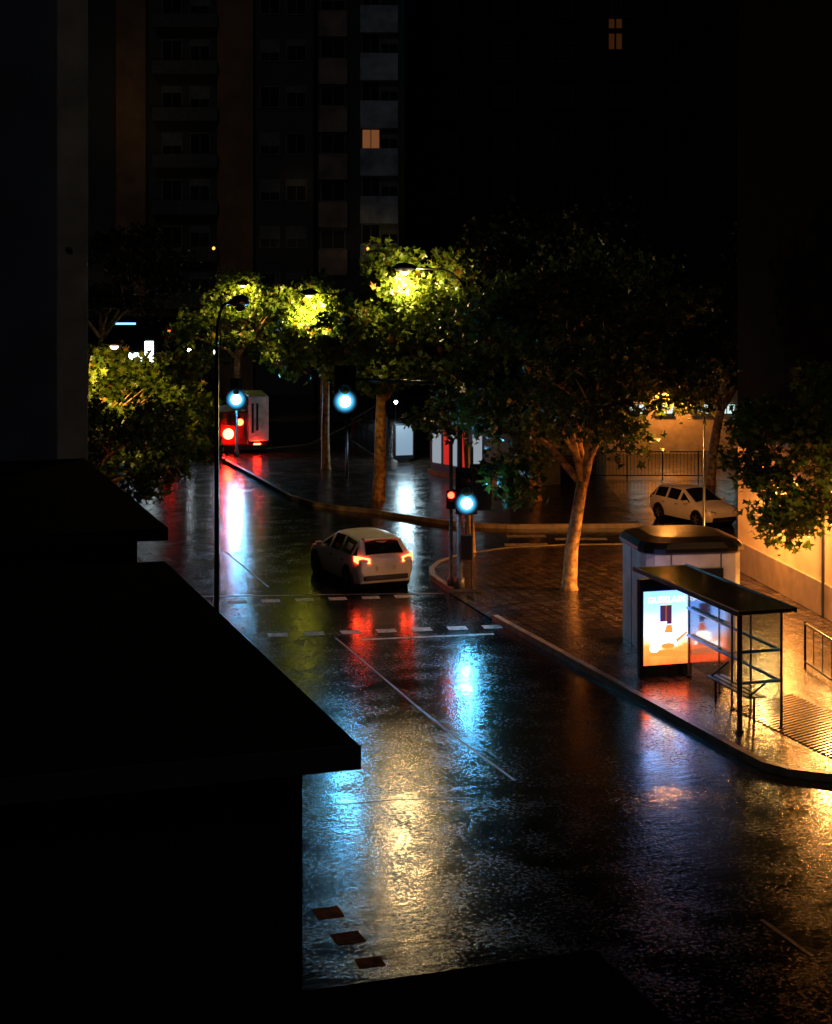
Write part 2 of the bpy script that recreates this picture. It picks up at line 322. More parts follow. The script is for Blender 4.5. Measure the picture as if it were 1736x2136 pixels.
# ---------------------------------------------------------------- street lamps
def street_lamp(label,base,top_z,arm,energy,col,lit=True,rz=0,mat=DARKM,r=.06,emat=None,rad=.16,spot=None,scol=None):
    root=thing("street_lamp",label,"street lamp",(base[0],base[1],base[2] if len(base)>2 else .13),rz,"street lamps")
    H=top_z; sg=1 if arm>0 else -1; b=MB(); b.tube([(0,0,0),(0,0,.5),(0,0,.52),(0,0,H-1.0)],[r*1.7,r*1.6,r*1.1,r*.8],mat,12); b.obj("pole",root,smooth=True)
    b=MB(); pts=[(0,0,H-1.0)]
    for i in range(1,9):
        a=i/8*math.pi/2; pts.append((arm*.55*(1-math.cos(a)),0,H-1.0+math.sin(a)*.95))
    pts.append((arm,0,H-.02)); b.tube(pts,r*.6,mat,8); b.obj("arm",root,smooth=True)
    b=MB(); x=arm+.28*sg; b.tube([(x-.34*sg,0,H),(x-.2*sg,0,H),(x,0,H),(x+.2*sg,0,H),(x+.3*sg,0,H)],[.05,.11,.15,.12,.04],mat,10); b.obj("lamp_housing",root,smooth=True)
    b=MB(); b.tube([(x,0,H-.13),(x,0,H-.19),(x,0,H-.23)],[.13,.11,.05],emat if lit else OFFL,12); b.obj("lamp_glass",root,smooth=True)
    if lit and energy: light("lamp_light",root,(x,0,H-.42),energy,col,rad)
    if spot: light("lamp_spot",root,(x,.05,H-.38),spot[0],scol or col,.12,'SPOT',rot=(math.radians(spot[1]),0,0),spot_size=math.radians(spot[2]),spot_blend=.3)
    return root
WL=EM("yellow_lamp_glow",(1,.72,.32),6)
street_lamp("slim dark street lamp with curved arm, unlit, beside the road",(-4.42,37.2,.13),7.45,.55,0,(1,1,1),lit=False,r=.055,rz=1.0)
street_lamp("lit street lamp with curved arm among the plane leaves",(1.45,47.9),8.2,-1.5,520,(1,.66,.30),emat=WL,r=.05,rad=.2,spot=(2300,58,116))
street_lamp("lit street lamp hidden among far plane leaves",(-2.7,65.5),7.2,-1.2,0,(1,.68,.22),emat=WL,r=.04,spot=(2600,58,116))
street_lamp("lit street lamp above the leafy roadside trees",(-9.7,49.6),6.0,.5,0,(1,.6,.18),emat=WL,r=.04,spot=(800,44,110))
street_lamp("lit street lamp beside the distant trees",(-10.4,89.2),7.3,.9,0,(1,.66,.22),emat=WL,r=.04,spot=(1300,58,116))
street_lamp("amber street lamp with curved arm half hidden by leaves",(7.45,43.4),5.35,-.7,140,(1,.22,.02),emat=ORNG,r=.035,rad=.22,spot=(2300,4,166),scol=(1,.33,.06))
street_lamp("added out-of-view warm street lamp lighting the car and pavement",(9.7,30.5),7.2,-.6,0,(1,.46,.15),emat=WL,r=.06,spot=(900,6,118))  # added lamp outside the view, brightens the moving car and pavement
def wall_lamp(label,loc,energy,rz=0,col=(1,.42,.10),aim=(0,0,0),size=150):
    root=thing("wall_lamp",label,"lamp",loc,rz,"amber wall lamps")
    b=MB(); b.tube([(.0,0,0),(-.25,0,.12),(-.45,0,.1)],.025,DARKM,8); b.obj("bracket",root)
    b=MB(); b.tube([(-.5,0,.12),(-.5,0,.06),(-.5,0,0)],[.05,.16,.2],DARKM,12); b.obj("lamp_shade",root)
    b=MB(); b.tube([(-.5,0,-.02),(-.5,0,-.06),(-.5,0,-.1)],[.1,.09,.03],ORNG,10); b.obj("bulb",root)
    light("lamp_light",root,(-.55,0,-.2),energy,col,.14,'SPOT',rot=aim,spot_size=math.radians(size),spot_blend=.35)
wall_lamp("amber wall lamp on the cream wall",(9.2,42.0,3.4),2000,rz=.15,size=165)
wall_lamp("amber wall lamp on the cream wall",(9.85,37.6,3.4),1900,rz=.15,size=165)
wall_lamp("amber wall lamp on the low building",(11.2,74.5,3.3),520,rz=math.pi/2)
# ---------------------------------------------------------------- traffic signals
def signal_head(parent,loc,rz,lit,name="signal_head",big=1.0):
    hb=MB(); hb.box((0,0,0),(.34,.2,.98),BLACK); hb.box((0,-.015,0),(.56,.03,1.2),BLACK)
    h=hb.obj(name,parent,loc=loc,rot=(0,0,rz),bevel=.02)
    for i,c in enumerate(("red","amber","green")):
        z=.31-.31*i; on=(c==lit); mt={"red":REDL,"green":GREENL}.get(c,OFFL) if on else OFFL
        l=MB(); R_=.12 if on else .125; l.tube([(0,-.105,0),(0,-.125,0),(0,-.14,0)],[R_,R_-.005,.05],mt,22)
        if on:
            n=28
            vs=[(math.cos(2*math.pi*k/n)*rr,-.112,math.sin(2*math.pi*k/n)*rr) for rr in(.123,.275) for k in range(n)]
            l.add(vs,[(k,(k+1)%n,(k+1)%n+n,k+n) for k in range(n)],GREENHALO)  # painted glow ring around the lit lens
        o=l.obj("lens",h,loc=(0,0,z))
        if on: o.scale=(big,1,big)
        if not on:
            vz=MB(); n=10; vs=[];fs=[]
            for k in range(n+1):
                a=math.radians(-20+220*k/n)
                for y,rr in((-.1,.15),(-.30,.145)): vs.append((math.cos(a)*rr,y,math.sin(a)*rr))
            for k in range(n): fs.append((2*k,2*k+1,2*k+3,2*k+2))
            vz.add(vs,fs,BLACK); vz.obj("visor",h,loc=(0,0,z))
    return h
root=thing("traffic_light","tall traffic signal mast with overhead arm showing green",  "traffic light",(1.12,43.0,.13),0,"traffic lights at the crossing")
b=MB(); b.tube([(0,0,0),(0,0,.25),(0,0,.27),(0,0,4.6)],[.14,.13,.075,.065],METAL,12); b.obj("pole",root,smooth=True)
b=MB(); pts=[(0,0,4.6)]+[(-.8*(1-math.cos(a)),0,4.6+.65*math.sin(a)) for a in(.3,.6,.9,1.2,1.5)]+[(-2.9,0,5.35)]
b.tube(pts,[.05]*6+[.04],DARKM,10); b.obj("mast_arm",root,smooth=True)
signal_head(root,(-2.93,-.12,5.1),0,"green",big=1.15)
signal_head(root,(.17,-.14,2.5),0,"green",big=1.1)
signal_head(root,(.55,.15,2.55),math.pi,"none")
b=MB(); b.box((.18,-.05,1.05),(.3,.22,.62),BLACK); b.obj("control_box",root,bevel=.02)
b=MB(); b.tube([(.32,.1,0),(.32,.1,3.6)],.035,METAL,10); b.obj("sign_pole",root)
root=thing("pedestrian_signal","slim pedestrian signal pole with small red lamp","traffic light",(.9,43.25,.13),0,"traffic lights at the crossing")
b=MB(); b.tube([(0,0,0),(0,0,.2),(0,0,.22),(0,0,3.7)],[.1,.1,.05,.05],METAL,10); b.obj("pole",root,smooth=True)
hb=MB(); hb.box((0,0,0),(.24,.18,.5),BLACK); h=hb.obj("signal_head",root,loc=(.0,-.12,2.25),bevel=.02)
b=MB(); b.tube([(0,-.09,.11),(0,-.12,.11)],[.085,.07],REDL,14); b.obj("lens",h,label="lit red lens")
b=MB(); b.tube([(0,-.09,-.11),(0,-.12,-.11)],[.085,.07],OFFL,14); b.obj("lens",h)
x,y=gp(494,957)
root=thing("traffic_light","distant traffic signal on a short pole showing green","traffic light",(x,y,.13),0,"traffic lights at the crossing")
b=MB(); b.tube([(0,0,0),(0,0,.2),(0,0,.22),(0,0,2.9)],[.12,.12,.06,.06],METAL,10); b.obj("pole",root,smooth=True)
signal_head(root,(0,-.14,2.78),0,"green",big=1.7)
# ---------------------------------------------------------------- cars
def car(name,label,loc,rz,paint,group=None,tail=TAIL,sc=1.0):
    root=thing(name,label,"car",loc,rz,group); root.scale=(sc,sc,sc)
    S=[(-2.06,.40,.62,.74,.60,.73,.84,.62,.88,.90),
       (-1.97,.24,.72,.83,.60,.81,.90,.70,.96,.98),
       (-1.62,.20,.78,.87,.60,.85,.94,.60,1.35,1.39),
       (-.75,.19,.80,.88,.60,.86,.93,.62,1.42,1.46),
       (.10,.19,.80,.88,.60,.86,.91,.60,1.39,1.44),
       (1.05,.20,.79,.87,.60,.84,.88,.72,.93,.97),
       (1.60,.21,.76,.85,.58,.81,.80,.68,.84,.88),
       (1.95,.24,.68,.79,.52,.74,.68,.62,.72,.75),
       (2.07,.34,.56,.68,.48,.64,.60,.54,.62,.63)]
    def sec(s):
        y,zb,wb,w_,zm,wl,zl,wt,zt,zc=s
        h=[(wb,zb),(w_,zm),(wl,zl),(wt,zt),(wt*.55,(zt+zc*2)/3+.005)]
        return [(0,y,zb)]+[(a,y,c) for a,c in h]+[(0,y,zc)]+[(-a,y,c) for a,c in reversed(h)]
    R=[sec(s) for s in S]; n=len(R[0]); b=MB(); vs=[v for r in R for v in r]; fs=[]
    for i in range(len(R)-1):
        for k in range(n):
            a=i*n+k;c=i*n+(k+1)%n; fs.append((a,a+n,c+n,c))
    fs.append(tuple(range(n))); fs.append(tuple((len(R)-1)*n+k for k in reversed(range(n))))
    b.add(vs,fs,paint); body=b.obj("body",root,bevel=.035,smooth=True)
    def pane(nm,pts,inset=.88,out=.012):
        P=[Vector(p) for p in pts]; c=sum(P,Vector())/len(P)
        nr=(P[1]-P[0]).cross(P[2]-P[0]).normalized()
        if nr.dot(c-Vector((0,0,.8)))<0: nr=-nr; P.reverse()
        Q=[c+(p-c)*inset+nr*out for p in P]; m=MB(); m.add(Q,[tuple(range(len(Q)))],CGLASS); m.obj(nm,root)
    r=R
    pane("rear_window",[r[1][4],r[2][4],r[2][5],r[2][6],r[2][7],r[2][8],r[1][8],r[1][7],r[1][6],r[1][5]],.80,.02)
    pane("windscreen",[r[4][4],r[5][4],r[5][5],r[5][6],r[5][7],r[5][8],r[4][8],r[4][7],r[4][6],r[4][5]],.9,.02)
    for sd in(1,-1):
        a,c=(3,4) if sd>0 else (9,8)
        pane("side_window",[r[1][a],r[2][a],r[2][c]],.68); pane("side_window",[r[2][a],r[3][a],r[3][c],r[2][c]],.84)
        pane("side_window",[r[3][a],r[4][a],r[4][c],r[3][c]],.84); pane("side_window",[r[4][a],r[5][a],r[4][c]],.68)
    for sx in(1,-1):
        for yy in(-1.3,1.28):
            w_=thing("wheel","","");
            for k in("label","category"): del w_[k]
            w_.parent=root; w_.location=(sx*.78,yy,.31)
            t=MB(); t.tube([(-.1*sx,0,0),(-.08*sx,0,0),(.08*sx,0,0),(.105*sx,0,0)],[.27,.31,.31,.28],RUB,22); t.obj("tyre",w_,smooth=False)
            q=MB(); q.tube([(.10*sx,0,0),(.112*sx,0,0)],[.2,.19],DARKM,18)
            for k in range(5):
                an=2*math.pi*k/5; q.box((.115*sx,math.cos(an)*.1,math.sin(an)*.1),(.02,.17,.045),RIM,rx=an)
            q.obj("rim",w_)
            a=MB(); a.tube([(sx*.08,yy,.34),(sx*.885,yy,.34)],.36,BLACK,20); a.obj("wheel_arch",root)
    for sx in(1,-1):
        t=MB(); t.add([(sx*.46,-2.04,.80),(sx*.80,-1.95,.81),(sx*.845,-1.80,.85),(sx*.845,-1.80,.99),(sx*.73,-1.93,.99),(sx*.46,-2.01,.93)],[(0,1,4,5),(1,2,3,4)],tail); o=t.obj("tail_light",root); o.location=(sx*.012,-.028,0)
        so_=o.modifiers.new("s","SOLIDIFY"); so_.thickness=.03; so_.offset=0
        t=MB(); t.add([(sx*.40,2.04,.58),(sx*.66,1.97,.60),(sx*.79,1.72,.70),(sx*.76,1.74,.79),(sx*.62,1.94,.72),(sx*.42,2.02,.66)],[(0,1,4,5),(1,2,3,4)],RIM); o=t.obj("headlight",root); o.location=(sx*.012,.03,0)
        so_=o.modifiers.new("s","SOLIDIFY"); so_.thickness=.03; so_.offset=0
        t=MB(); t.box((sx*.97,.72,.97),(.2,.1,.13),paint); t.obj("wing_mirror",root,bevel=.03)
        t=MB(); t.box((sx*.875,-.05,.78),(.03,.16,.03),BLACK); t.box((sx*.875,-.95,.78),(.03,.16,.03),BLACK); t.obj("door_handle",root)
    t=MB(); t.box((0,-2.03,.40),(1.3,.12,.14),BLACK); t.obj("rear_bumper",root,bevel=.03)
    t=MB(); t.box((0,2.03,.36),(1.2,.1,.16),BLACK); t.box((0,2.05,.55),(.7,.04,.08),BLACK); t.obj("front_grille",root,bevel=.02)
    t=MB(); t.box((0,-2.09,.66),(.52,.02,.12),M("number_plate",(.6,.6,.55),.4)); t.obj("number_plate",root)
    t=MB(); t.box((0,-1.6,1.40),(1.0,.28,.035),paint); t.obj("roof_spoiler",root,bevel=.012)
    return root
car("hatchback_car","pale silver hatchback driving away over wet asphalt, tail lights lit",(-1.52,44.9,.0),math.radians(23),SILVER,"cars on the street",tail=TAIL,sc=.94)
car("parked_car","small white hatchback parked beside the cream wall",(9.1,55.0,.0),math.radians(180+28),WHITEP,"cars on the street",tail=OFFL,sc=.78)
x,y=gp(497,950)
root=thing("delivery_van","dark van with white rear door and glaring red tail lights","van",(x,y+1.6,0),math.radians(10),"cars on the street")
VW=M("van_white",(.75,.73,.66),.35); VD=M("van_dark_red",(.16,.02,.015),.35)
b=MB(); b.box((-.45,.2,1.2),(1.25,3.6,1.5),VD); b.box((.62,.2,1.62),(.90,3.6,2.0),VW); b.obj("cargo_box",root,bevel=.06)
b=MB(); b.box((0,2.6,1.0),(1.9,1.3,1.3),VD,taper=.9); b.obj("cab",root,bevel=.1)
b=MB(); b.box((0,.3,.38),(1.9,4.2,.22),BLACK); b.obj("chassis",root)
for sx in(-1,1):
    b=MB()
    if sx>0: b.box((.62,-1.62,1.62),(.88,.04,1.9),VW); b.box((.36,-1.65,1.65),(.1,.02,1.3),BLACK); b.box((.56,-1.65,1.7),(.1,.02,1.2),BLACK)
    else: b.box((-.48,-1.62,1.3),(.9,.04,1.2),VD); b.box((-.48,-1.65,1.55),(.6,.02,.45),CGLASS)
    b.obj("rear_door",root,bevel=.02)
    b=MB()
    if sx<0: b.tube([(-.72,-1.74,.98),(-.72,-1.80,.98),(-.72,-1.82,.98)],[.24,.22,.12],TAILS,18); b.box((-.72,-1.69,.98),(.2,.12,.2),BLACK)
    else: b.box((.55,-1.68,.48),(.30,.05,.12),TAILS)
    b.obj("tail_light",root)
    for yy in(-.9,2.4):
        b=MB(); b.tube([(sx*.75,yy,.36),(sx*.98,yy,.36)],.36,RUB,18); b.obj("wheel",root)
b=MB(); b.tube([(-.2,-1.66,1.48),(-.2,-1.70,1.48)],[.15,.13],TAIL,14); b.obj("brake_light",root)
b=MB(); b.box((0,-1.66,.36),(1.9,.1,.14),DARKM); b.obj("rear_bumper",root)
# ---------------------------------------------------------------- bus shelter
x0,y0=KX(33.5),33.5
SH=thing("bus_shelter","glass bus shelter with dark roof and glowing advertising panel","bus shelter",(x0+.05,y0,.13),RA-math.radians(2.6))
v0,v1=.60,1.58; RZ=2.17; SL=-4.15
GLOSS=M("glossy_dark_roof",(.010,.011,.014),.12,.0)
b=MB(); b.box(((v0+v1)/2,-2.2,RZ),(1.16,4.5,.05),GLOSS); b.box(((v0+v1)/2,-2.2,RZ-.05),(1.1,4.3,.04),METAL)
b.box((v0-.08,-2.2,RZ),(.05,4.54,.09),METAL); b.box((v1+.08,-2.2,RZ),(.05,4.54,.09),DARKM)
b.obj("roof",SH,bevel=.010)
SM=M("shelter_post_metal",(.14,.14,.14),.3,.5)
for (px_,py_,r_) in((v0+.12,SL,.045),(v1-.05,SL-.02,.025),(v1,-.25,.03),(v1,-1.6,.022),(v1,-2.9,.022),(v0+.7,-2.7,.022)):
    b=MB(); b.box((px_,py_,1.05),(r_*1.6,r_*1.6,2.1),SM); b.box((px_,py_,.02),(r_*3,r_*3,.03),DARKM); b.obj("post",SH,bevel=.006)
pw=.99; ph=1.48; pz=.98; pc=v0+.56
b=MB(); b.box((pc,0,pz+ph/2+.12),(pw+.14,.16,.24),DARKM); b.box((pc,0,.12),(pw+.14,.16,.24),DARKM)
for s in(-1,1): b.box((pc+s*(pw/2+.035),0,pz),(.07,.16,ph),DARKM)
b.box((pc,.03,pz),(pw,.08,ph),BLACK); b.obj("light_box_frame",SH,bevel=.008)
def postermat():
    m=bpy.data.materials.new("glowing_poster"); m.use_nodes=True; t=m.node_tree; L=t.links; b=t.nodes['Principled BSDF']
    tc=t.nodes.new('ShaderNodeTexCoord'); sp=t.nodes.new('ShaderNodeSeparateXYZ'); L.new(tc.outputs['Object'],sp.inputs[0])
    no=t.nodes.new('ShaderNodeTexNoise'); no.inputs['Scale'].default_value=3.0; no.inputs['Detail'].default_value=3; L.new(tc.outputs['Object'],no.inputs['Vector'])
    ad=t.nodes.new('ShaderNodeMath'); ad.operation='MULTIPLY_ADD'; L.new(no.outputs[0],ad.inputs[0]); ad.inputs[1].default_value=.7; L.new(sp.outputs['Z'],ad.inputs[2])
    mr=t.nodes.new('ShaderNodeMapRange'); mr.inputs[1].default_value=-.42; mr.inputs[2].default_value=1.1; L.new(ad.outputs[0],mr.inputs[0])
    cr=t.nodes.new('ShaderNodeValToRGB'); E=cr.color_ramp.elements
    E[0].color=(.8,.06,.01,1); E[0].position=0; E[1].color=(.09,.20,.60,1); E[1].position=1
    for p,c in((.22,(.9,.11,.02,1)),(.34,(.75,.30,.18,1)),(.46,(.30,.42,.8,1)),(.75,(.13,.29,.75,1))): e=E.new(p); e.color=c
    L.new(mr.outputs[0],cr.inputs[0]); L.new(cr.outputs[0],b.inputs['Emission Color']); b.inputs['Emission Strength'].default_value=5.0; b.inputs['Base Color'].default_value=(.02,.02,.02,1)
    return m
PM=postermat()
b=MB(); b.add([(-pw/2,0,-ph/2),(pw/2,0,-ph/2),(pw/2,0,ph/2),(-pw/2,0,ph/2)],[(0,1,2,3)],PM); b.obj("poster",SH,loc=(pc,-.09,pz))
b=MB(); b.add([(-pw/2,0,-ph/2),(pw/2,0,-ph/2),(pw/2,0,ph/2),(-pw/2,0,ph/2)],[(3,2,1,0)],PM); b.obj("poster",SH,loc=(pc,.09,pz))
DK=EM("poster_dark_purple",(.10,.03,.10),.8); OR=EM("poster_orange",(1,.18,.03),2.2); WH=EM("poster_white",(1,.92,.85),5); BR=EM("poster_brown",(.35,.09,.04),1.0)
b=MB()
def flat(pts,mat,y): b.add([(p[0]*.88,y,p[1]*.9) for p in pts],[tuple(range(len(pts)))],mat)
def disc(cx,cz,rx,rz_,mat,y,n=24): flat([(cx+math.cos(2*math.pi*k/n)*rx,cz+math.sin(2*math.pi*k/n)*rz_) for k in range(n)],mat,y)
flat([(-.16,.14),(-.03,.14),(-.03,.50),(-.16,.50)],DK,-.004); flat([(.01,.08),(.13,.08),(.13,.50),(.01,.50)],DK,-.004)
flat([(-.03,.14),(.01,.14),(.01,.5),(-.03,.5)],BR,-.004)
flat([(-.06,-.12),(.16,-.12),(.13,.06),(.0,.06)],OR,-.004)
flat([(-.20,-.42),(.26,-.42),(.20,-.14),(.10,-.12),(-.06,-.12),(-.14,-.16)],WH,-.008)
disc(.03,-.40,.17,.06,OR,-.012); flat([(-.5,-.62),(.5,-.66),(.5,-.56),(.1,-.50),(-.3,-.5)],OR,-.004)
disc(-.3,-.45,.12,.09,WH,-.006); flat([(.2,-.3),(.5,-.1),(.52,-.14),(.24,-.36)],OR,-.006)
b.obj("poster_picture",SH,loc=(pc,-.094,pz))
cu_=bpy.data.curves.new("t",'FONT'); cu_.body="GUERLAIN"; cu_.size=.165; cu_.align_x='CENTER'; cu_.space_character=1.05
to=bpy.data.objects.new("t",cu_); COL.objects.link(to); dg=bpy.context.evaluated_depsgraph_get(); tm=bpy.data.meshes.new_from_object(to.evaluated_get(dg)); bpy.data.objects.remove(to)
tm.materials.clear(); tm.materials.append(EM("poster_lettering",(.95,.98,1),6))
lo=bpy.data.objects.new("poster_lettering",tm); COL.objects.link(lo); lo.parent=SH; lo.location=(pc,-.098,pz+.51); lo.rotation_euler=(math.pi/2,0,0)
for ya,yb in((-.3,-1.57),(-1.63,-2.87),(-2.93,-4.12)):
    b=MB(); b.box((v1,(ya+yb)/2,1.15),(.012,abs(yb-ya),1.85),GLASS); b.obj("glass_pane",SH)
b=MB(); b.box(((v0+v1)/2+.06,SL-.02,1.15),(v1-v0-.22,.012,1.85),GLASS); b.obj("glass_pane",SH)
BLUE=M("ad_lit_blue_steel",(.06,.40,.95),.3)  # blue light of the ad panel painted into the rail colour
b=MB()
for z in(.85,1.4): b.tube([(v1-.06,-.3,z),(v1-.06,SL,z)],.028,BLUE,8)
for z in(.85,1.4): b.tube([(v0+.12,SL+.03,z),(v1-.05,SL+.03,z)],.028,BLUE,8)
b.obj("rail",SH)
b=MB()
for k in range(3): b.box((v1-.5+.13*k,-3.0,.5),(.1,1.7,.03),DARKM)
for yy in(-2.2,-3.75): b.tube([(v1-.37,yy,0),(v1-.37,yy,.48)],.025,DARKM,8); b.tube([(v1-.5,yy,.48),(v1-.1,yy,.75)],.02,DARKM,8)
b.obj("seat",SH,bevel=.005)
# ---------------------------------------------------------------- kiosk
kx,ky=gp(1428,1352,.13)
KS=thing("kiosk","boxy cream street kiosk with rounded corners and dark domed cap","kiosk",(kx,ky+.6,.13),math.radians(9))
KB=M("kiosk_cream_panel",(.60,.56,.48),.5,var=.25,scale=2.5)
def chs(h,c,z):
    out=[]
    for sx,sy in((1,1),(-1,1),(-1,-1),(1,-1)):
        cx,cy=sx*(h-c),sy*(h-c); base={(1,1):0,(-1,1):90,(-1,-1):180,(1,-1):270}[(sx,sy)]
        for k in range(4):
            a=math.radians(base+30*k); out.append((cx+c*math.cos(a),cy+c*math.sin(a),z))
    return out
b=MB(); b.loft([chs(1.10,.42,0),chs(1.10,.42,2.12)],KB)
for s in(-1,1):
    b.box((s*.55,-1.102,1.06),(.03,.02,2.1),METAL); b.box((s*1.102,0,1.06),(.02,.03,2.1),METAL)
b.obj("wall",KS)
b=MB(); b.loft([chs(1.12,.44,2.12),chs(1.17,.48,2.16),chs(1.17,.48,2.24),chs(1.08,.48,2.36),chs(.8,.42,2.44),chs(.3,.2,2.47)],M("kiosk_cap_black",(.006,.006,.007),.3)); b.obj("roof",KS)
b=MB(); b.box((.1,-1.13,1.2),(.98,.05,1.25),DARKM); b.obj("shutter",KS,bevel=.01)
b=MB(); b.tube([(-.82,-1.1,1.0),(-.85,-1.16,1.25),(-.80,-1.18,1.35),(-.77,-1.12,1.2)],.015,BLACK,6); b.obj("handle",KS)
# ---------------------------------------------------------------- cream wall building at the side
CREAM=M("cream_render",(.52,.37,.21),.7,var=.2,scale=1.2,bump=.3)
BASEM=M("stone_plinth",(.22,.15,.09),.5,var=.2)
DKB=M("unlit_black_facade",(.006,.0055,.0055),.9,spec=.05)  # night darkness of unlit walls put into the base colour
CB=thing("cream_building","cream rendered building with stone plinth lit amber","building",(8.75,45.6,.13),math.radians(8.0))
b=MB(); b.box((6,-12,1.9),(12,24,3.8),CREAM); b.box((6,-12,14.1),(12.02,24.02,20.6),DKB); b.obj("wall",CB)  # upper wall painted black to stand for its unlit part
b=MB(); b.box((-.03,-12,.4),(.08,24.1,.8),BASEM); b.obj("plinth",CB,bevel=.01)
b=MB(); b.box((-.06,-12,3.8),(.12,24.1,.12),M("grey_cable_trunking",(.25,.25,.27),.5)); b.obj("cornice",CB)
b=MB(); b.tube([(-.08,-6.3,0),(-.08,-6.3,6)],.04,DARKM,8); b.obj("drainpipe",CB)
LB=thing("low_shop_building","low building with bright windows and amber lit wall","building",(9.0,74.6,0))
OCH=M("ochre_render",(.55,.36,.18),.7,var=.2)
b=MB(); b.box((4.2,2,1.6),(9.5,4,3.2),OCH); b.box((4.2,2,3.3),(9.8,4.3,.2),DKB); b.obj("wall",LB)
WIN=EM("bright_white_window",(.70,.95,.9),1.0)
for i,xx in enumerate((.9,2.1,3.6,4.8,6.2)):
    b=MB(); b.box((xx,-.03,2.0),(.72,.06,.42),WIN); b.box((xx,-.07,2.0),(.04,.03,.42),DARKM); b.box((xx,-.07,2.23),(.82,.05,.05),DARKM); b.box((xx,-.07,1.77),(.82,.05,.05),DARKM); b.obj("window",LB)
def railing(label,p,q,h=1.0,z=0,step=.14):
    p=Vector((*p,z)); q=Vector((*q,z)); b=MB(); L=(q-p).length; n=int(L/step)
    for zz in(.12,h): b.tube([p+Vector((0,0,zz)),q+Vector((0,0,zz))],.025,DARKM,6)
    for i in range(n+1):
        a=p.lerp(q,i/n); b.tube([a+Vector((0,0,0 if i%10==0 else .12)),a+Vector((0,0,h+(.05 if i%10==0 else 0)))],.028 if i%10==0 else .01,DARKM,5)
    b.obj("metal_railing",label=label,category="railing",group="railings")
railing("dark metal railing behind the parked car",(6.9,66),(11.8,66),1.05)
railing("dark metal railing beside the lit steps",(-3.0,78),(-1.6,71),1.1,.13)
railing("low dark railing on the amber pavement",(8.0,34.5),(8.6,28.8),.9,.13,.5)
ST=thing("stone_steps","short flight of stone steps with handrail","steps",(-3.0,80,.13))
b=MB(); SS=M("step_stone",(.2,.2,.2),.5)
for i in range(6): b.box((.3*i,1,.085+.085*i),(.299,1.98,.17+.17*i),SS)
b.obj("flight",ST)
b=MB(); b.tube([(0,0,.9),(1.8,0,2.0)],.03,METAL,6)
for i in range(7): b.tube([(.3*i,0,.1+.17*i),(.3*i,0,.9+.183*i)],.014,METAL,5)
b.obj("handrail",ST)
x,y=gp(842,962,.13)
IP=thing("advertising_panel","glowing white advertising panel on the pavement","sign",(x,y,.13),RA)
b=MB(); b.box((0,0,.85),(.86,.2,1.5),DARKM); b.box((0,0,.08),(.5,.18,.16),DARKM); b.obj("frame",IP,bevel=.02)
b=MB(); b.box((0,-.11,.9),(.74,.02,1.25),EM("cool_panel_glow",(.34,.52,.7),.6)); b.obj("panel",IP)
light("panel_light",IP,(-.2,-.9,1.9),170,(.6,.88,1),.3)
RK=thing("newspaper_kiosk","low kiosk covered with red and white posters","kiosk",(.55,66.3,.13),math.radians(-56))
b=MB(); b.box((2.6,1.2,1.05),(5.2,2.4,2.1),M("kiosk_grey",(.16,.17,.2),.5)); b.obj("wall",RK)
b=MB(); b.box((2.6,1.2,2.2),(5.5,2.8,.16),DARKM); b.obj("roof",RK,bevel=.02)
b=MB(); b.box((2.6,-.04,.1),(5.3,.1,.2),M("orange_band",(.6,.25,.08),.4)); b.obj("plinth",RK)
PWH=EM("dim_white_poster",(.75,.88,1),.35); PRD=EM("dim_red_poster",(.9,.03,.02),.6)
for i,(xx,mt) in enumerate(((.5,PWH),(1.2,PRD),(1.7,PWH),(2.2,PRD),(3.2,PWH),(4.2,M("poster_grey_blue",(.2,.25,.3),.4)))):
    b=MB(); b.box((xx,-.02,1.15),(.42 if mt is PRD else .55,.04,1.3),mt); b.obj("poster",RK)
for (px_,py_,h_) in((339,960,4.6),(391,940,3.6)):
    x,y=gp(px_,py_); r_=thing("road_sign","plain grey sign on a thin pole","sign",(x,y,.1),0,"distant sign poles")
    b=MB(); b.tube([(0,0,0),(0,0,h_)],.035,METAL,8); b.obj("pole",r_)
    b=MB(); b.box((0,-.05,h_-.2),(.55,.03,.28),METAL); b.obj("sign_face",r_,bevel=.01)
SF=thing("shop_front","distant shop front glowing white behind the trees","shop",(-17.6,100,.0))
b=MB(); b.box((0,2,2.6),(7,4,5.2),DKB); b.obj("wall",SF)
SG=EM("shop_glow_white",(.8,.95,1),8)
b=MB(); b.box((1.7,-.03,3.2),(.5,.06,1.3),SG); b.obj("window",SF)
b=MB(); b.box((.9,-.03,2.9),(.8,.06,.5),SG); b.obj("window",SF)
b=MB(); b.box((.3,-.05,4.9),(1.2,.06,.12),EM("shop_strip_glow",(.3,.6,1),2)); b.obj("shop_sign",SF)
b=MB(); b.box((2.9,-.05,4.3),(.14,.06,.4),REDL); b.obj("shop_sign",SF)
for px_,py_,Y,c,s in((395,730,86,(.8,.95,1),30),(449,733,86,(.7,.9,1),24),(768,518,100,(1,.35,.06),3),(446,517,101,(1,.35,.06),3),(826,838,90,(.8,.95,1),25)):
    X=(px_-868)*Y/3500; Z=CAM_H-(py_-552)*Y/3500
    r_=thing("lantern","small distant lit lantern on a thin pole","street lamp",(X,Y,0),0,"distant lanterns")
    b=MB(); b.tube([(0,0,0),(0,0,Z-.1)],.03,DARKM,6); b.obj("pole",r_)
    b=MB(); b.tube([(0,0,Z-.1),(0,0,Z),(0,0,Z+.08)],[.05,.10,.05],EM("lantern_glow_%d"%px_,c,s),10); b.obj("lamp_glass",r_)
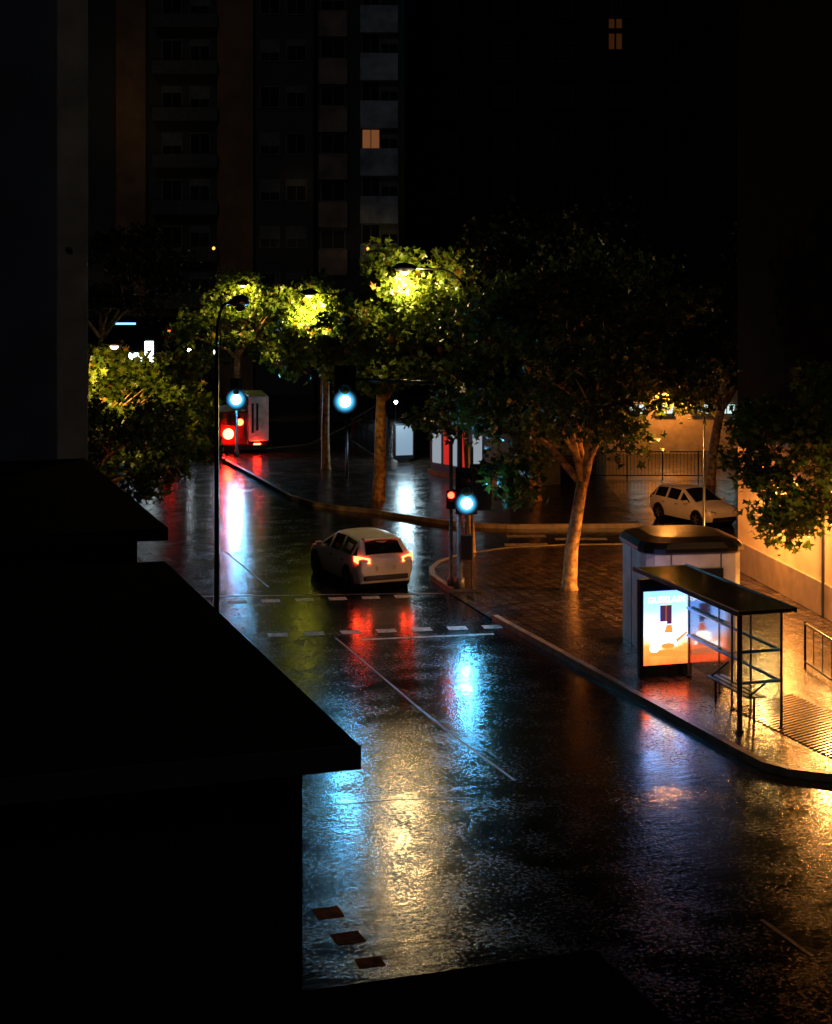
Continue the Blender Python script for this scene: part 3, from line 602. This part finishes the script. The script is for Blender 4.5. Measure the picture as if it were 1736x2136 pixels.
# ---------------------------------------------------------------- apartment blocks
WDARK=M("dark_window_pane",(.01,.011,.013),.3,var=.1,spec=.2); WFR=M("window_frame_grey",(.12,.12,.13),.5)
WFD=M("window_frame_black",(.012,.012,.012),.6)
def window(parent,x,z,w_,h_,pane=WDARK,y=-.02,blinds=None,fr=WFR):
    b=MB(); b.box((0,.0,0),(w_,.04,h_),pane)
    for s in(-1,1): b.box((s*w_/2,-.03,0),(.07,.05,h_+.07),fr)
    for s in(-1,1): b.box((0,-.032,s*h_/2),(w_,.05,.07),fr)
    b.box((0,-.034,0),(.05,.04,h_),fr)
    if blinds: b.box((0,-.028,h_/2-blinds*h_/2),(w_-.1,.02,blinds*h_),M("roller_blind",(.12,.12,.12),.7))
    return b.obj("window",parent,loc=(x,y,z))
LITW=EM("warm_lit_window",(1,.36,.12),.16); LITO=EM("orange_lit_window",(1,.3,.04),.8)
A=thing("apartment_block","tall dark apartment block with brown pilasters","apartment building",(-14,108,0))
b=MB(); b.box((-10,6,25),(34.8,12,50),M("dim_grey_render",(.06,.056,.056),.9,var=.2,scale=.3)); b.obj("wall",A)
BRN=M("brown_brick_band",(.24,.13,.07),.9,var=.25,scale=.8)
for xx,ww in((-4.3,1.9),(2.4,2.3),(-12.5,2)):
    b=MB(); b.box((xx,-.2,25),(ww,.4,50),BRN); b.obj("pilaster",A)
for fl in range(2,10):
    z=fl*3.0+1.2
    for xx in(-1.7,.1,4.6,6.3): window(A,xx,z,1.25,1.35,WDARK,blinds=random.choice([None,.3,.6]))
    b=MB(); b.box((-.8,-.35,z-1.15),(4.2,.7,.9),M("balcony_grey",(.08,.08,.08),.8)); b.obj("balcony",A,bevel=.03)
b=MB(); b.box((1.1,-.12,18.1),(.28,.06,.6),LITO); b.obj("lit_window",A)
T=thing("apartment_tower","slender apartment tower with pale balcony parapets","apartment building",(-3.55,104,0),math.radians(4))
PAR=M("pale_parapet",(.33,.345,.40),.9,var=.5,scale=.9); PARB=M("brown_parapet",(.24,.17,.14),.9,var=.4,scale=.9)
b=MB(); b.box((0,5,25),(5.0,10,50),M("tower_dark_core",(.04,.04,.045),.9)); b.obj("wall",T)
for fl in range(3,15):
    z=fl*2.95
    b=MB(); b.box((1.25,-.25,z),(2.35,.5,1.7),PAR); b.obj("balcony",T,bevel=.03)
    b=MB(); b.box((-1.6,-.15,z-.3),(1.8,.3,1.6),PARB); b.obj("balcony",T,bevel=.03)
    lit=(fl==5)
    window(T,1.25-.5,z+1.45,1.1,1.2,LITW if lit else WDARK,-.06,blinds=None); window(T,1.25+.65,z+1.45,1.05,1.2,WDARK,-.06,.5)
    window(T,-1.6,z+1.15,1.5,1.2,WDARK,-.06,random.choice([None,.5]))
B=thing("apartment_block","very dark apartment block with a single lit window","apartment building",(18,112,0))
b=MB(); b.box((1,8,30),(39.5,16,60),DKB)
for fl in range(3,19): b.box((1,-.1,fl*3.0),(39,.2,.35),DKB)
b.obj("wall",B)
for fl in range(4,10):
    for k in range(9):
        xx=-16+k*3.9
        if fl==7 and k==3: continue
        window(B,xx,fl*3+1.6,1.4,1.3,WDARK,fr=WFD)
LW=EM("amber_curtain_window",(1,.30,.06),.03)
for dx in(-4.95,-4.45): b=MB(); b.box((dx,-.05,23.8),(.36,.06,2.0),LW); b.obj("lit_window",B)
C=thing("apartment_block","black apartment wing rising behind the trees","apartment building",(27,84,0))
b=MB(); b.box((-1,6,17),(22,12,34),DKB); b.box((-1,-.1,34),(22.4,12.6,.4),DKB); b.obj("wall",C)
for fl in range(1,8):
    for k in range(5): window(C,-10+k*3.6,fl*3+1.5,1.4,1.3,WDARK,fr=WFD)
# ---------------------------------------------------------------- near buildings
SLAB=M("dark_wet_slab",(.008,.008,.009),.9,var=.3,spec=.03); FASC=M("slab_fascia",(.08,.073,.073),.8,var=.2,spec=.2); NW=M("near_dark_wall",(.012,.012,.013),.9,spec=.1)
NB=thing("house_wing","dark building wing with a projecting flat roof slab","building",(-.36,10.5,0),RA)
b=MB(); b.box((-5.27,3.5,2.625),(10,6.3,5.25),NW); b.obj("wall",NB)
b=MB(); b.box((-5,3.43,5.325),(10,6.86,.15),SLAB); b.box((-5,-.012,5.325),(10.02,.02,.152),FASC); b.obj("roof",NB)
NB2=thing("house_wing","dark building wing with a projecting flat roof slab","building",(-3.1,21.0,0),RA)
b=MB(); b.box((-6.35,4.1,2.475),(12,7.7,4.95),NW); b.obj("wall",NB2)
b=MB(); b.box((-6,4.0,5.03),(12,8.0,.15),SLAB); b.obj("roof",NB2)
NB3=thing("house_wing","dark near ledge with a flat roof slab","building",(.78,7.35,0),RA)
b=MB(); b.box((-3.3,-1.7,2.6),(6,2.9,5.2),NW); b.obj("wall",NB3)
b=MB(); b.box((-3,-1.6,5.325),(6,3.2,.15),SLAB); b.obj("roof",NB3)
TW=thing("tower_block","tall dark grey block with a paler corner column","building",(-5.68,28.9,0),RA)
b=MB(); b.box((-8.25,5,20),(15.5,10,40),M("tower_grey_blue",(.13,.135,.17),.85,var=.3,scale=.6)); b.obj("wall",TW)
b=MB(); b.box((-.25,-.1,20),(.5,.3,40),M("column_render",(.56,.46,.36),.85,var=.3,scale=1.5)); b.obj("corner_column",TW,bevel=.02)
b=MB(); b.tube([(-.33,-.24,8.65),(-.33,-.28,8.65)],[.06,.05],BLACK,12); b.obj("vent",TW)
